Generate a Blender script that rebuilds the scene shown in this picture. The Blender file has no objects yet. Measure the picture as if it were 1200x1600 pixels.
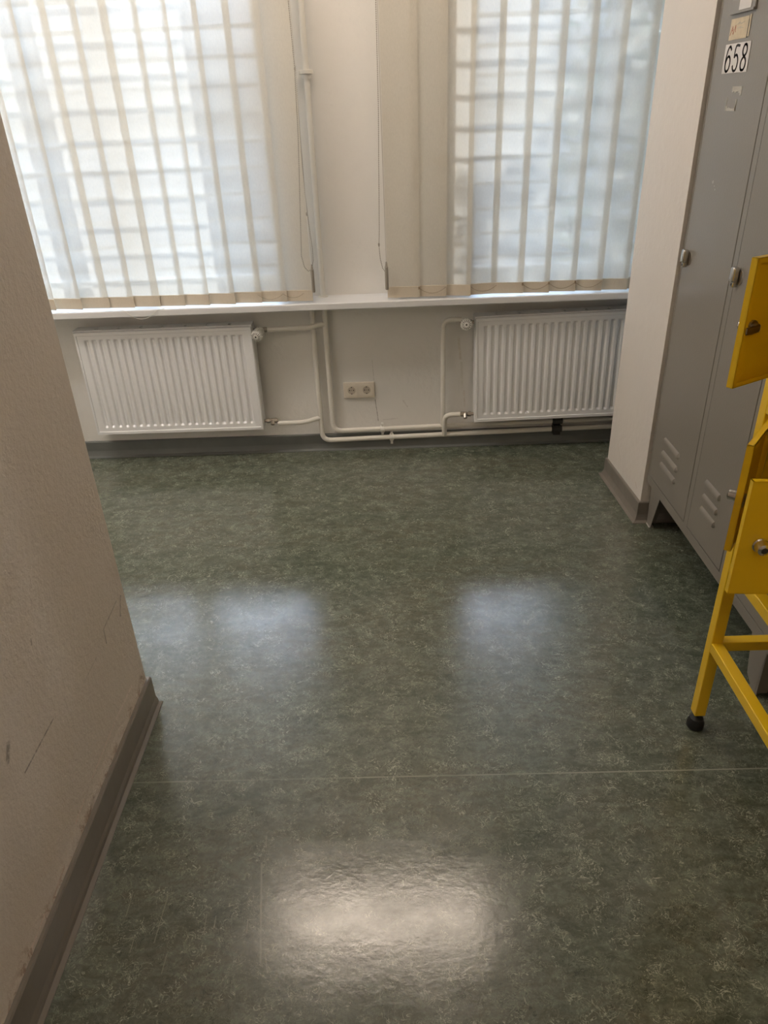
import bpy, bmesh, math, random
from mathutils import Vector, Matrix, Euler
random.seed(7)
PI = math.pi
SC = bpy.context.scene
COL = SC.collection
D = 3.357                    # the window wall's inner face

# ------------------------------------------------------------------ camera
def make_camera():
    pitch, roll, yaw = 0.50949, -0.041304, -0.019588
    f = Vector((math.sin(yaw)*math.cos(pitch), math.cos(yaw)*math.cos(pitch), -math.sin(pitch)))
    r = Vector((math.cos(yaw), -math.sin(yaw), 0)); u = r.cross(f)
    c, s = math.cos(roll), math.sin(roll)
    r2 = r*c + u*s; u2 = u*c - r*s
    cd = bpy.data.cameras.new('camera'); co = bpy.data.objects.new('camera', cd); COL.objects.link(co)
    co.matrix_world = Matrix(((r2.x, u2.x, -f.x, 0), (r2.y, u2.y, -f.y, 0), (r2.z, u2.z, -f.z, 1.5), (0, 0, 0, 1)))
    cd.sensor_fit = 'VERTICAL'; cd.sensor_height = 36; cd.sensor_width = 27
    cd.lens = 1138.36/1600*36; cd.clip_start = 0.02
    SC.camera = co
make_camera()

# ------------------------------------------------------------------ light
EXPOSURE = 0.0
SKY_STRENGTH = 3.6
SKY_PATCH = 28.0
SUN_STRENGTH = 3.2
LAMP_STRENGTH = 15.5
NEAR_FILL = 13.0
SIDE_FILL = 25.0
def make_world():
    w = bpy.data.worlds.new('sky'); SC.world = w; w.use_nodes = True
    nt = w.node_tree; nt.nodes.clear()
    out = nt.nodes.new('ShaderNodeOutputWorld'); bg = nt.nodes.new('ShaderNodeBackground')
    tc = nt.nodes.new('ShaderNodeTexCoord'); sp = nt.nodes.new('ShaderNodeSeparateXYZ')
    rp = nt.nodes.new('ShaderNodeValToRGB')
    nt.links.new(tc.outputs['Generated'], sp.inputs[0]); nt.links.new(sp.outputs['Z'], rp.inputs[0])
    e = rp.color_ramp.elements
    for k, (p, c, v) in enumerate(((0, (.5, .55, .6), .25), (.12, (.62, .78, 1.0), .8), (.32, (.44, .68, 1.0), 1.9), (1.0, (.42, .64, 1.0), 2.4))):
        el = e[k] if k < 2 else e.new(.99)
        el.position = p; el.color = (*[x*v for x in c], 1)
    # bright sky patch added for the floor reflections, 34 to 39 degrees up
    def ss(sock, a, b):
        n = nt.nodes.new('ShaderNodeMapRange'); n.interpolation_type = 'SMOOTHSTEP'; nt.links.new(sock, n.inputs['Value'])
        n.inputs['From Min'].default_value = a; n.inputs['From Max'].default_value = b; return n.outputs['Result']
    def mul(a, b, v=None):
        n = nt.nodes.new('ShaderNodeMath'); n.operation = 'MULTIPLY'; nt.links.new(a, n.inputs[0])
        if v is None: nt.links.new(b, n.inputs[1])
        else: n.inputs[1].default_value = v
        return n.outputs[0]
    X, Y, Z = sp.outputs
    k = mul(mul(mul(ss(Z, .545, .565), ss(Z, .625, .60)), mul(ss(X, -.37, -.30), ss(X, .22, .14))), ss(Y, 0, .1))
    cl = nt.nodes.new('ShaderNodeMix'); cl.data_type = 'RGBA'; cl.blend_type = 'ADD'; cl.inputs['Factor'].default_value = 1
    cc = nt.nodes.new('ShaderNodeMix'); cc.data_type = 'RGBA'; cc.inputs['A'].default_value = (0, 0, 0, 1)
    cc.inputs['B'].default_value = (.72*SKY_PATCH, .84*SKY_PATCH, 1.0*SKY_PATCH, 1); nt.links.new(k, cc.inputs['Factor'])
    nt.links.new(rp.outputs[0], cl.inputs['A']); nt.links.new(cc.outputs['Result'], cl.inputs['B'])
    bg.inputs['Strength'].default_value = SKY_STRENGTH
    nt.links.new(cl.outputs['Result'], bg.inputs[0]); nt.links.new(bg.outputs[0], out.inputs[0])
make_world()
sd = bpy.data.lights.new('sun', 'SUN'); sd.energy = SUN_STRENGTH; sd.angle = math.radians(1.4); sd.color = (.92, .96, 1)
so = bpy.data.objects.new('sun', sd); COL.objects.link(so); so.location = (3, 8, 5)
SUN_DIR = Vector((-0.40, -0.80, -0.33)).normalized()
so.rotation_euler = SUN_DIR.to_track_quat('-Z', 'Y').to_euler()

vs = SC.view_settings
vs.view_transform = 'Standard'; vs.look = 'None'; vs.exposure = EXPOSURE; vs.gamma = 1; vs.use_curve_mapping = False

# ------------------------------------------------------------------ material helpers
def mat(name, col=(.8, .8, .8), rough=.5, metal=0.0, spec=.5, bump=None, var=None, coat=0):
    m = bpy.data.materials.new(name); m.use_nodes = True
    nt = m.node_tree; b = nt.nodes['Principled BSDF']
    b.inputs['Base Color'].default_value = (*col, 1); b.inputs['Roughness'].default_value = rough
    b.inputs['Metallic'].default_value = metal; b.inputs['Specular IOR Level'].default_value = spec
    b.inputs['Coat Weight'].default_value = coat
    tc = nt.nodes.new('ShaderNodeTexCoord')
    if var:                                   # (scale, amount): uneven tone of the paint
        n = nt.nodes.new('ShaderNodeTexNoise'); n.inputs['Scale'].default_value = var[0]; n.inputs['Detail'].default_value = 6
        nt.links.new(tc.outputs['Object'], n.inputs['Vector'])
        mx = nt.nodes.new('ShaderNodeMix'); mx.data_type = 'RGBA'
        mx.inputs['A'].default_value = (*[c*(1-var[1]) for c in col], 1); mx.inputs['B'].default_value = (*[min(1, c*(1+var[1])) for c in col], 1)
        nt.links.new(n.outputs['Fac'], mx.inputs['Factor']); nt.links.new(mx.outputs['Result'], b.inputs['Base Color'])
    if bump:                                  # (scale, distance)
        n = nt.nodes.new('ShaderNodeTexNoise'); n.inputs['Scale'].default_value = bump[0]; n.inputs['Detail'].default_value = 4
        nt.links.new(tc.outputs['Object'], n.inputs['Vector'])
        bp = nt.nodes.new('ShaderNodeBump'); bp.inputs['Distance'].default_value = bump[1]; bp.inputs['Strength'].default_value = 1
        nt.links.new(n.outputs['Fac'], bp.inputs['Height']); nt.links.new(bp.outputs[0], b.inputs['Normal'])
    return m

def N(nt, t, **kw):
    n = nt.nodes.new(t)
    for k, v in kw.items():
        if k in ('operation', 'data_type', 'blend_type', 'noise_dimensions', 'feature'): setattr(n, k, v)
    return n
def math_(nt, op, a, b=None, c=None, clamp=False):
    n = nt.nodes.new('ShaderNodeMath'); n.operation = op; n.use_clamp = clamp
    for i, v in enumerate((a, b, c)):
        if v is None: continue
        if isinstance(v, (int, float)): n.inputs[i].default_value = v
        else: nt.links.new(v, n.inputs[i])
    return n.outputs[0]
def maprange(nt, v, a, b, c=0.0, d=1.0):
    n = nt.nodes.new('ShaderNodeMapRange'); n.interpolation_type = 'SMOOTHSTEP'
    nt.links.new(v, n.inputs['Value'])
    for k, x in zip(('From Min', 'From Max', 'To Min', 'To Max'), (a, b, c, d)): n.inputs[k].default_value = x
    return n.outputs['Result']
def noise(nt, vec, scale, detail=4, rough=.5, dist=0.0):
    n = nt.nodes.new('ShaderNodeTexNoise'); n.inputs['Scale'].default_value = scale; n.inputs['Detail'].default_value = detail
    n.inputs['Roughness'].default_value = rough; n.inputs['Distortion'].default_value = dist
    nt.links.new(vec, n.inputs['Vector']); return n.outputs['Fac']
def mixc(nt, fac, a, b, blend='MIX'):
    n = nt.nodes.new('ShaderNodeMix'); n.data_type = 'RGBA'; n.blend_type = blend
    if isinstance(fac, (int, float)): n.inputs['Factor'].default_value = fac
    else: nt.links.new(fac, n.inputs['Factor'])
    for k, v in (('A', a), ('B', b)):
        if isinstance(v, tuple): n.inputs[k].default_value = (*v, 1)
        else: nt.links.new(v, n.inputs[k])
    return n.outputs['Result']
def segmask(nt, u, v, a, b, w):
    """1 on the stroke from a to b (in metres, in the u-v plane) of half-width w"""
    dx, dy = b[0]-a[0], b[1]-a[1]; L2 = dx*dx+dy*dy
    pu = math_(nt, 'SUBTRACT', u, a[0]); pv = math_(nt, 'SUBTRACT', v, a[1])
    t = math_(nt, 'ADD', math_(nt, 'MULTIPLY', pu, dx/L2), math_(nt, 'MULTIPLY', pv, dy/L2), clamp=True)
    du = math_(nt, 'SUBTRACT', pu, math_(nt, 'MULTIPLY', t, dx)); dv = math_(nt, 'SUBTRACT', pv, math_(nt, 'MULTIPLY', t, dy))
    d = math_(nt, 'SQRT', math_(nt, 'ADD', math_(nt, 'MULTIPLY', du, du), math_(nt, 'MULTIPLY', dv, dv)))
    return maprange(nt, d, w*.4, w, 1, 0)

def floor_mat():
    m = bpy.data.materials.new('marbled_green_linoleum'); m.use_nodes = True
    nt = m.node_tree; b = nt.nodes['Principled BSDF']
    tc = nt.nodes.new('ShaderNodeTexCoord'); P = tc.outputs['Object']
    sep = nt.nodes.new('ShaderNodeSeparateXYZ'); nt.links.new(P, sep.inputs[0]); X, Y = sep.outputs[0], sep.outputs[1]
    mp = nt.nodes.new('ShaderNodeMapping'); mp.inputs['Scale'].default_value = (.55, 1.25, 1); nt.links.new(P, mp.inputs[0]); Q = mp.outputs[0]
    n1 = noise(nt, Q, 3.0, 5, .6, .6)
    n2 = noise(nt, Q, 22, 6, .65, 1.2)
    n3 = noise(nt, P, 75, 6, .75, 1.0)
    base = mixc(nt, maprange(nt, n1, .35, .65), (.100, .122, .088), (.135, .138, .098))
    base = mixc(nt, maprange(nt, n2, .34, .68), base, (.185, .212, .162))
    base = mixc(nt, maprange(nt, n3, .35, .7), mixc(nt, .42, base, (.02, .025, .018)), base)
    # pale squiggles: thin contour lines of a warped noise, kept only in patches
    def squig(scale, seed, width, lo, hi, mscale):
        ad = nt.nodes.new('ShaderNodeVectorMath'); ad.operation = 'ADD'; ad.inputs[1].default_value = (seed, seed*.7, 0); nt.links.new(P, ad.inputs[0])
        c = noise(nt, ad.outputs[0], scale, 2.5, .55, 2.2)
        ln = maprange(nt, math_(nt, 'ABSOLUTE', math_(nt, 'SUBTRACT', c, .5)), 0, width, 1, 0)
        mk = maprange(nt, noise(nt, ad.outputs[0], mscale, 3, .6, .4), lo, hi)
        return math_(nt, 'MULTIPLY', ln, mk)
    pale = squig(34, 3.1, .024, .47, .60, 19)
    pale2 = squig(58, 9.4, .034, .44, .60, 26)
    dark = squig(40, 17.7, .026, .46, .58, 15)
    base = mixc(nt, math_(nt, 'MULTIPLY', dark, .8), base, (.022, .03, .022))
    base = mixc(nt, math_(nt, 'MULTIPLY', pale2, .75), base, (.32, .34, .25))
    base = mixc(nt, math_(nt, 'MULTIPLY', pale, .95), base, (.44, .46, .36))
    # welded sheet joints and scratches
    seam = segmask(nt, X, Y, (-.73, 1.298), (1.6, 1.290), .0028)
    seam2 = segmask(nt, X, Y, (-.333, 1.06), (-.303, .84), .0028)
    wv = math_(nt, 'ADD', maprange(nt, noise(nt, P, 3.5, 2), .38, .6, .35, 1.0), 0)
    base = mixc(nt, math_(nt, 'MULTIPLY', seam, wv), base, (.30, .31, .25))
    base = mixc(nt, math_(nt, 'MULTIPLY', seam2, .7), base, (.26, .27, .21))
    scr = None
    for a, c in (((-.609, .996), (-.608, .942)), ((-.529, .988), (-.531, .884)), ((-.576, .896), (-.576, .865)), ((-.498, .86), (-.499, .822)),
                 ((-.434, .942), (-.431, .901)), ((-.413, .938), (-.412, .912)), ((-.332, 1.13), (-.328, 1.10)), ((-.295, .854), (-.286, .818)), ((-.343, .928), (-.341, .90)),
                 ((-.649, 1.403), (-.62, 1.398)), ((-.649, 1.403), (-.652, 1.417))):
        s = segmask(nt, X, Y, a, c, .0016); scr = s if scr is None else math_(nt, 'MAXIMUM', scr, s)
    base = mixc(nt, math_(nt, 'MULTIPLY', scr, .5), base, (.34, .33, .26))
    nt.links.new(base, b.inputs['Base Color'])
    r = maprange(nt, noise(nt, Q, 9, 5, .6), .3, .7, .14, .22)
    nt.links.new(r, b.inputs['Roughness']); b.inputs['Specular IOR Level'].default_value = 1.0
    mp2 = nt.nodes.new('ShaderNodeMapping'); mp2.inputs['Scale'].default_value = (.9, 1.1, 1); nt.links.new(P, mp2.inputs[0])
    h = math_(nt, 'ADD', math_(nt, 'MULTIPLY', noise(nt, mp2.outputs[0], 60, 5, .6), .35), math_(nt, 'MULTIPLY', noise(nt, P, 7, 2), .5))
    bp = nt.nodes.new('ShaderNodeBump'); bp.inputs['Distance'].default_value = .0010; nt.links.new(h, bp.inputs['Height'])
    nt.links.new(bp.outputs[0], b.inputs['Normal'])
    return m

def wall_mat(name, col, strokes=(), axes=(0, 2), grain=90, gdist=.0016, chips=False):
    m = bpy.data.materials.new(name); m.use_nodes = True
    nt = m.node_tree; b = nt.nodes['Principled BSDF']
    tc = nt.nodes.new('ShaderNodeTexCoord'); P = tc.outputs['Object']
    sep = nt.nodes.new('ShaderNodeSeparateXYZ'); nt.links.new(P, sep.inputs[0])
    U, V = sep.outputs[axes[0]], sep.outputs[axes[1]]
    base = mixc(nt, noise(nt, P, 2.2, 5, .6), tuple(c*.93 for c in col), tuple(min(1, c*1.05) for c in col))
    base = mixc(nt, maprange(nt, noise(nt, P, 13, 6, .7), .62, .8, 0, .35), base, tuple(c*.8 for c in col))
    for a, c, w, k, cc in strokes:
        s = math_(nt, 'MULTIPLY', segmask(nt, U, V, a, c, w), maprange(nt, noise(nt, P, 60, 4, .7), .35, .6, .3, 1))
        base = mixc(nt, math_(nt, 'MULTIPLY', s, k), base, cc)
    h = noise(nt, P, grain, 5, .6)
    if chips:                                 # crumbled plaster and old sealant just over the skirting
        near = maprange(nt, math_(nt, 'ADD', V, math_(nt, 'MULTIPLY', noise(nt, P, 6, 3), .08)), .14, .20, 1, 0)
        ch = math_(nt, 'MULTIPLY', near, maprange(nt, noise(nt, P, 38, 6, .7, .6), .5, .6))
        base = mixc(nt, math_(nt, 'MULTIPLY', ch, .8), base, (.38, .25, .17))
        h = math_(nt, 'ADD', h, math_(nt, 'MULTIPLY', math_(nt, 'MULTIPLY', near, noise(nt, P, 30, 5, .7, 1.0)), 4.5))
    nt.links.new(base, b.inputs['Base Color']); b.inputs['Roughness'].default_value = .62; b.inputs['Specular IOR Level'].default_value = .3
    bp = nt.nodes.new('ShaderNodeBump'); bp.inputs['Distance'].default_value = gdist; nt.links.new(h, bp.inputs['Height'])
    nt.links.new(bp.outputs[0], b.inputs['Normal'])
    return m

def fabric_mat(name, col, trans, clear):
    m = bpy.data.materials.new(name); m.use_nodes = True
    nt = m.node_tree; nt.nodes.remove(nt.nodes['Principled BSDF']); out = nt.nodes['Material Output']
    tc = nt.nodes.new('ShaderNodeTexCoord'); P = tc.outputs['Object']
    mp = nt.nodes.new('ShaderNodeMapping'); mp.inputs['Scale'].default_value = (1, 1, .35); nt.links.new(P, mp.inputs[0])
    w = noise(nt, mp.outputs[0], 260, 3, .6)
    c = mixc(nt, w, tuple(x*.90 for x in col), tuple(min(1, x*1.06) for x in col))
    c = mixc(nt, maprange(nt, noise(nt, P, 5, 4), .55, .75, 0, .18), c, (.62, .52, .38))
    df = nt.nodes.new('ShaderNodeBsdfDiffuse'); tr = nt.nodes.new('ShaderNodeBsdfTranslucent'); tp = nt.nodes.new('ShaderNodeBsdfTransparent')
    nt.links.new(c, df.inputs[0]); nt.links.new(c, tr.inputs[0])
    m1 = nt.nodes.new('ShaderNodeMixShader'); m1.inputs[0].default_value = trans
    m2 = nt.nodes.new('ShaderNodeMixShader'); m2.inputs[0].default_value = clear
    nt.links.new(df.outputs[0], m1.inputs[1]); nt.links.new(tr.outputs[0], m1.inputs[2])
    nt.links.new(m1.outputs[0], m2.inputs[1]); nt.links.new(tp.outputs[0], m2.inputs[2]); nt.links.new(m2.outputs[0], out.inputs[0])
    return m
def glass_mat():
    m = bpy.data.materials.new('window_glass'); m.use_nodes = True
    nt = m.node_tree; nt.nodes.remove(nt.nodes['Principled BSDF']); out = nt.nodes['Material Output']
    tp = nt.nodes.new('ShaderNodeBsdfTransparent'); gl = nt.nodes.new('ShaderNodeBsdfGlossy'); gl.inputs['Roughness'].default_value = .02
    fr = nt.nodes.new('ShaderNodeFresnel'); fr.inputs[0].default_value = 1.45
    mx = nt.nodes.new('ShaderNodeMixShader'); nt.links.new(fr.outputs[0], mx.inputs[0])
    nt.links.new(tp.outputs[0], mx.inputs[1]); nt.links.new(gl.outputs[0], mx.inputs[2]); nt.links.new(mx.outputs[0], out.inputs[0])
    return m
def emit_mat(name, col, s):
    m = bpy.data.materials.new(name); m.use_nodes = True
    b = m.node_tree.nodes['Principled BSDF']; b.inputs['Base Color'].default_value = (.9, .9, .9, 1)
    b.inputs['Emission Color'].default_value = (*col, 1); b.inputs['Emission Strength'].default_value = s
    return m

DK = (.20, .17, .15)
M = dict(
    floor=floor_mat(),
    wall_left=wall_mat('rough_cream_plaster', (.79, .715, .64), [
        ((.969, .416), (1.105, .418), .0028, .75, DK), ((1.405, .371), (1.41, .41), .003, .65, DK), ((1.41, .41), (1.512, .419), .0022, .6, DK), ((1.541, .412), (1.515, .373), .006, .65, DK),
        ((.955, .506), (.938, .482), .009, .65, DK), ((1.122, .614), (1.118, .603), .003, .65, DK), ((1.257, .379), (1.341, .381), .002, .3, DK), ((1.307, .547), (1.30, .529), .003, .25, DK),
        ((1.472, .168), (1.348, .175), .006, .95, (.92, .81, .75)), ((1.348, .175), (1.171, .167), .0035, .9, (.9, .76, .69)), ((1.113, .162), (1.057, .154), .004, .9, (.9, .76, .69)),
        ((.974, .125), (.907, .116), .005, .5, (.55, .36, .26)), ((.871, .123), (.797, .12), .004, .9, (.9, .76, .69)), ((1.534, .146), (1.555, .12), .006, .6, (.2, .12, .08))],
        axes=(1, 2), grain=70, gdist=.003, chips=True),
    wall_back=wall_mat('painted_white_wall', (.80, .785, .75), [
        ((-.086, .25), (-.075, .14), .0022, .8, (.12, .10, .08)), ((-.092, .45), (-.088, .35), .002, .35, DK),
        ((.315, .54), (.325, .44), .008, .28, (.42, .33, .2)), ((.33, .42), (.335, .30), .007, .25, (.40, .38, .25)), ((.345, .28), (.35, .20), .006, .25, (.42, .3, .2)),
        ((.05, .24), (.07, .21), .004, .3, DK), ((-.05, .145), (.02, .15), .004, .2, DK), ((-.29, .088), (.33, .09), .006, .5, (.32, .22, .14)),
        ((.33, .09), (.55, .10), .010, .4, (.66, .62, .55))], grain=40, gdist=.0025),
    wall=wall_mat('smooth_cream_wall', (.76, .715, .665), [
        ((2.86, .20), (2.80, .14), .003, .25, (.5, .35, .25)), ((2.62, .135), (2.60, .12), .004, .4, (.5, .35, .25))], axes=(1, 2), grain=30, gdist=.002),
    ceiling=mat('white_ceiling', (.8, .78, .74), .8, bump=(40, .001)),
    base_left=mat('grey_brown_rubber_skirting', (.235, .212, .185), .32, var=(14, .15), bump=(25, .0008)),
    base_back=mat('dark_grey_rubber_skirting', (.16, .17, .163), .38, var=(14, .18), bump=(25, .0008)),
    sill=mat('white_lacquered_sill', (.74, .75, .76), .35, bump=(20, .0004)),
    win_frame=mat('white_window_frame', (.72, .72, .70), .4),
    reveal=mat('outside_render', (.5, .48, .45), .8, bump=(60, .002)),
    steel=mat('galvanised_bar', (.10, .11, .12), .5, metal=.6),
    slat=fabric_mat('cream_blind_fabric', (.765, .73, .65), .43, .095),
    pocket=fabric_mat('doubled_blind_hem', (.72, .645, .53), .12, 0),
    clip=mat('clear_cream_plastic', (.62, .52, .38), .35),
    scallop=mat('brown_bead_chain', (.36, .27, .17), .45),
    chainm=mat('grey_bead_chain', (.30, .27, .22), .45),
    weight=mat('grey_cord_weight', (.36, .33, .28), .4),
    cord=mat('pale_cord', (.55, .52, .46), .7),
    radiator=mat('white_radiator_enamel', (.85, .86, .87), .28, coat=.15),
    slit=mat('dark_slit', (.05, .05, .05), .8),
    pipe=mat('cream_pipe_paint', (.80, .775, .71), .3, var=(20, .06), bump=(30, .0006)),
    knob=mat('white_knob_plastic', (.78, .77, .72), .35),
    chrome=mat('chrome', (.62, .60, .57), .2, metal=1),
    brass=mat('worn_nickel', (.42, .38, .33), .33, metal=1, bump=(120, .0006)),
    dark=mat('dark_plastic', (.03, .028, .026), .5),
    socket=mat('cream_socket_plastic', (.74, .68, .58), .35),
    socket_in=mat('shaded_cream_plastic', (.50, .44, .36), .45),
    locker=mat('warm_grey_locker_paint', (.255, .235, .205), .36, bump=(160, .0003), coat=.1),
    locker_edge=mat('dark_gap_edge', (.09, .085, .075), .5),
    paper=mat('white_label_paper', (.72, .70, .68), .6),
    ink=mat('black_ink', (.03, .03, .03), .6),
    tag=mat('yellowed_paper', (.62, .53, .38), .7, var=(60, .2)),
    red=mat('faded_red_ink', (.50, .20, .14), .7),
    glue=mat('torn_label_residue', (.52, .50, .45), .8, var=(200, .3)),
    yellow=mat('yellow_powder_coat', (.88, .57, .015), .3, var=(9, .05), bump=(220, .0003), coat=.2),
    rubber=mat('black_rubber', (.012, .012, .012), .6),
    glass=glass_mat(),
    lamp_body=mat('white_lamp_housing', (.8, .8, .78), .4),
    lamp_glow=emit_mat('warm_tube_diffuser', (1.0, .83, .68), LAMP_STRENGTH),
    fill_glow_side=emit_mat('neutral_fill_diffuser', (1.0, .93, .86), SIDE_FILL),
    fill_glow_near=emit_mat('warm_fill_diffuser', (1.0, .83, .68), NEAR_FILL),
    ground=mat('dark_courtyard_asphalt', (.07, .07, .068), .9, var=(3, .2)),
    leaf=mat('green_leaf', (.10, .16, .05), .5),
    stem=mat('brown_stem', (.10, .07, .04), .8),
)

# ------------------------------------------------------------------ mesh helpers
def box(bm, x0, x1, y0, y1, z0, z1, bev=0.0, seg=2):
    vs_ = [bm.verts.new(p) for p in ((x0, y0, z0), (x1, y0, z0), (x1, y1, z0), (x0, y1, z0), (x0, y0, z1), (x1, y0, z1), (x1, y1, z1), (x0, y1, z1))]
    fs = [bm.faces.new([vs_[i] for i in q]) for q in ((0, 3, 2, 1), (4, 5, 6, 7), (0, 1, 5, 4), (1, 2, 6, 5), (2, 3, 7, 6), (3, 0, 4, 7))]
    if bev > 0:
        es = list({e for f in fs for e in f.edges})
        bmesh.ops.bevel(bm, geom=es, offset=bev, segments=seg, affect='EDGES', profile=.5)
    return vs_
def frame_of(d):
    d = d.normalized(); a = Vector((0, 0, 1)) if abs(d.z) < .9 else Vector((1, 0, 0))
    x = a.cross(d).normalized(); return x, d.cross(x)
def tube(bm, pts, r, seg=12, caps=True):
    pts = [Vector(p) for p in pts]; rings = []
    x, y = frame_of(pts[1]-pts[0])
    for i, p in enumerate(pts):
        d = (pts[min(i+1, len(pts)-1)]-pts[max(i-1, 0)]).normalized()
        x = (x-d*x.dot(d)).normalized(); y = d.cross(x)
        rr = r[i] if isinstance(r, (list, tuple)) else r
        rings.append([bm.verts.new(p+(x*math.cos(2*PI*k/seg)+y*math.sin(2*PI*k/seg))*rr) for k in range(seg)])
    for a, b in zip(rings, rings[1:]):
        for k in range(seg): bm.faces.new((a[k], a[(k+1) % seg], b[(k+1) % seg], b[k]))
    if caps:
        bm.faces.new(rings[0][::-1]); bm.faces.new(rings[-1])
def fillet(pts, r, n=7):
    """polyline with its corners rounded at radius r"""
    pts = [Vector(p) for p in pts]; out = [pts[0]]
    for a, b, c in zip(pts, pts[1:], pts[2:]):
        u = (a-b); v = (c-b); t = min(r, u.length*.49, v.length*.49); p, q = b+u.normalized()*t, b+v.normalized()*t
        for k in range(n+1):
            s = k/n; out.append(p*(1-s)**2+b*2*s*(1-s)+q*s*s)
    out.append(pts[-1]); return out
def lathe(bm, prof, base, axis, seg=20):
    """prof: (distance along axis, radius)"""
    base = Vector(base); d = Vector(axis).normalized(); x, y = frame_of(d); rings = []
    for h, r in prof:
        rings.append([bm.verts.new(base+d*h+(x*math.cos(2*PI*k/seg)+y*math.sin(2*PI*k/seg))*max(r, 1e-5)) for k in range(seg)])
    for a, b in zip(rings, rings[1:]):
        for k in range(seg): bm.faces.new((a[k], a[(k+1) % seg], b[(k+1) % seg], b[k]))
    bm.faces.new(rings[0][::-1]); bm.faces.new(rings[-1])
def extrude_profile(bm, prof, path):
    """prof: closed list of (out, up); path: list of ((x, y), (nx, ny)) at z=0, the profile is set along the mitre normal"""
    rings = [[bm.verts.new((p[0]+n[0]*o, p[1]+n[1]*o, z)) for o, z in prof] for p, n in path]
    k = len(prof)
    for a, b in zip(rings, rings[1:]):
        for i in range(k): bm.faces.new((a[i], a[(i+1) % k], b[(i+1) % k], b[i]))
    bm.faces.new(rings[0][::-1]); bm.faces.new(rings[-1])
def obj(name, bm, m, parent=None, smooth=False, loc=None):
    if not bm.faces: raise ValueError(name)
    bmesh.ops.recalc_face_normals(bm, faces=bm.faces[:])
    me = bpy.data.meshes.new(name); bm.to_mesh(me); bm.free()
    o = bpy.data.objects.new(name, me); COL.objects.link(o)
    me.materials.append(M[m] if isinstance(m, str) else m)
    if smooth:
        for p in me.polygons: p.use_smooth = True
        try: me.set_sharp_from_angle(angle=math.radians(35))
        except Exception: pass
    if parent: o.parent = parent
    if loc: o.location = loc
    return o
def struct(name, bm, m, **kw):
    o = obj(name, bm, m, **kw); o['kind'] = 'structure'; return o
def thing(name, label, cat, loc=(0, 0, 0), group=None):
    o = bpy.data.objects.new(name, None); COL.objects.link(o); o.location = loc; o.empty_display_size = .05
    o['label'] = label; o['category'] = cat
    if group: o['group'] = group
    return o
B = bmesh.new

# ------------------------------------------------------------------ room shell
Zc = 2.72                      # ceiling height
bm = B(); box(bm, -2.6, 2.6, -2.4, D+.3, -.12, 0); struct('floor', bm, 'floor')
bm = B(); box(bm, -2.6, 2.6, -2.4, D+.36, Zc, Zc+.12); struct('ceiling', bm, 'ceiling')
WIN = ((-1.86, -.475), (.345, 1.66)); WZ0, WZ1 = .755, 2.50; WT = .36
bm = B()                      # window wall with two openings
box(bm, -2.6, 2.6, D, D+WT, 0, WZ0-.03); box(bm, -2.6, 2.6, D, D+WT, WZ1, Zc)
for a, b in ((-2.6, WIN[0][0]), (WIN[0][1], WIN[1][0]), (WIN[1][1], 2.6)): box(bm, a, b, D, D+WT, WZ0-.03, WZ1)
struct('wall_back', bm, 'wall_back')
LXW, LYE = -.722, 1.57
bm = B()                      # left partition: near face, rounded far corner, and the room beyond it
box(bm, -1.05, LXW, -2.4, LYE, 0, Zc, .004, 2)
box(bm, -2.6, -1.05, LYE-.4, LYE, 0, Zc)
box(bm, -2.72, -2.6, LYE-.4, D+WT, 0, Zc)
struct('wall_left', bm, 'wall_left')
PX, PXN, PY0, PY1 = .95, .970, 2.548, 2.955
bm = B()
for v in box(bm, PX, 1.62, PY0, PY1, 0, Zc):
    if v.co.x < 1 and v.co.y < PY0+.01: v.co.x = PXN
box(bm, 1.5, 1.62, -2.4, PY0, 0, Zc); box(bm, 2.2, 2.32, PY1-.1, D+WT, 0, Zc); box(bm, 1.62, 2.32, PY1-.1, PY1, 0, Zc)
struct('wall_right', bm, 'wall')
bm = B(); box(bm, -2.6, 2.6, -2.52, -2.4, 0, Zc); struct('wall_rear', bm, 'wall')

# skirtings
def skirt(h, t, toe): return [(0, 0), (toe, 0), (toe, .003), (toe*.62, .010), (t+.003, .022), (t, .034), (t, h-.004), (t-.003, h), (0, h)]
bm = B(); P_ = skirt(.108, .010, .022)
extrude_profile(bm, P_, [((LXW, -2.4), (1, 0)), ((LXW, LYE), (1, .9)), ((-1.4, LYE), (0, .9))]); struct('baseboard_left', bm, 'base_left')
bm = B(); extrude_profile(bm, skirt(.083, .012, .030), [((-2.6, D), (0, -1)), ((2.2, D), (0, -1))]); struct('baseboard_back', bm, 'base_back')
bm = B(); P_ = skirt(.088, .009, .026)
extrude_profile(bm, P_, [((PX+.5, PY1), (0, 1)), ((PX, PY1), (-1, 1)), ((PXN, PY0), (-1, -1)), ((PX+.5, PY0), (0, -1))]); struct('baseboard_right', bm, 'base_left')

# long sill over both radiators, pier included
bm = B(); box(bm, -2.0, 1.9, D-.16, D+.02, .728, .757, .004, 2)
for a, b in WIN: box(bm, a, b, D-.01, D+.24, .728, .757)
struct('trim_1', bm, 'sill')

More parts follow.
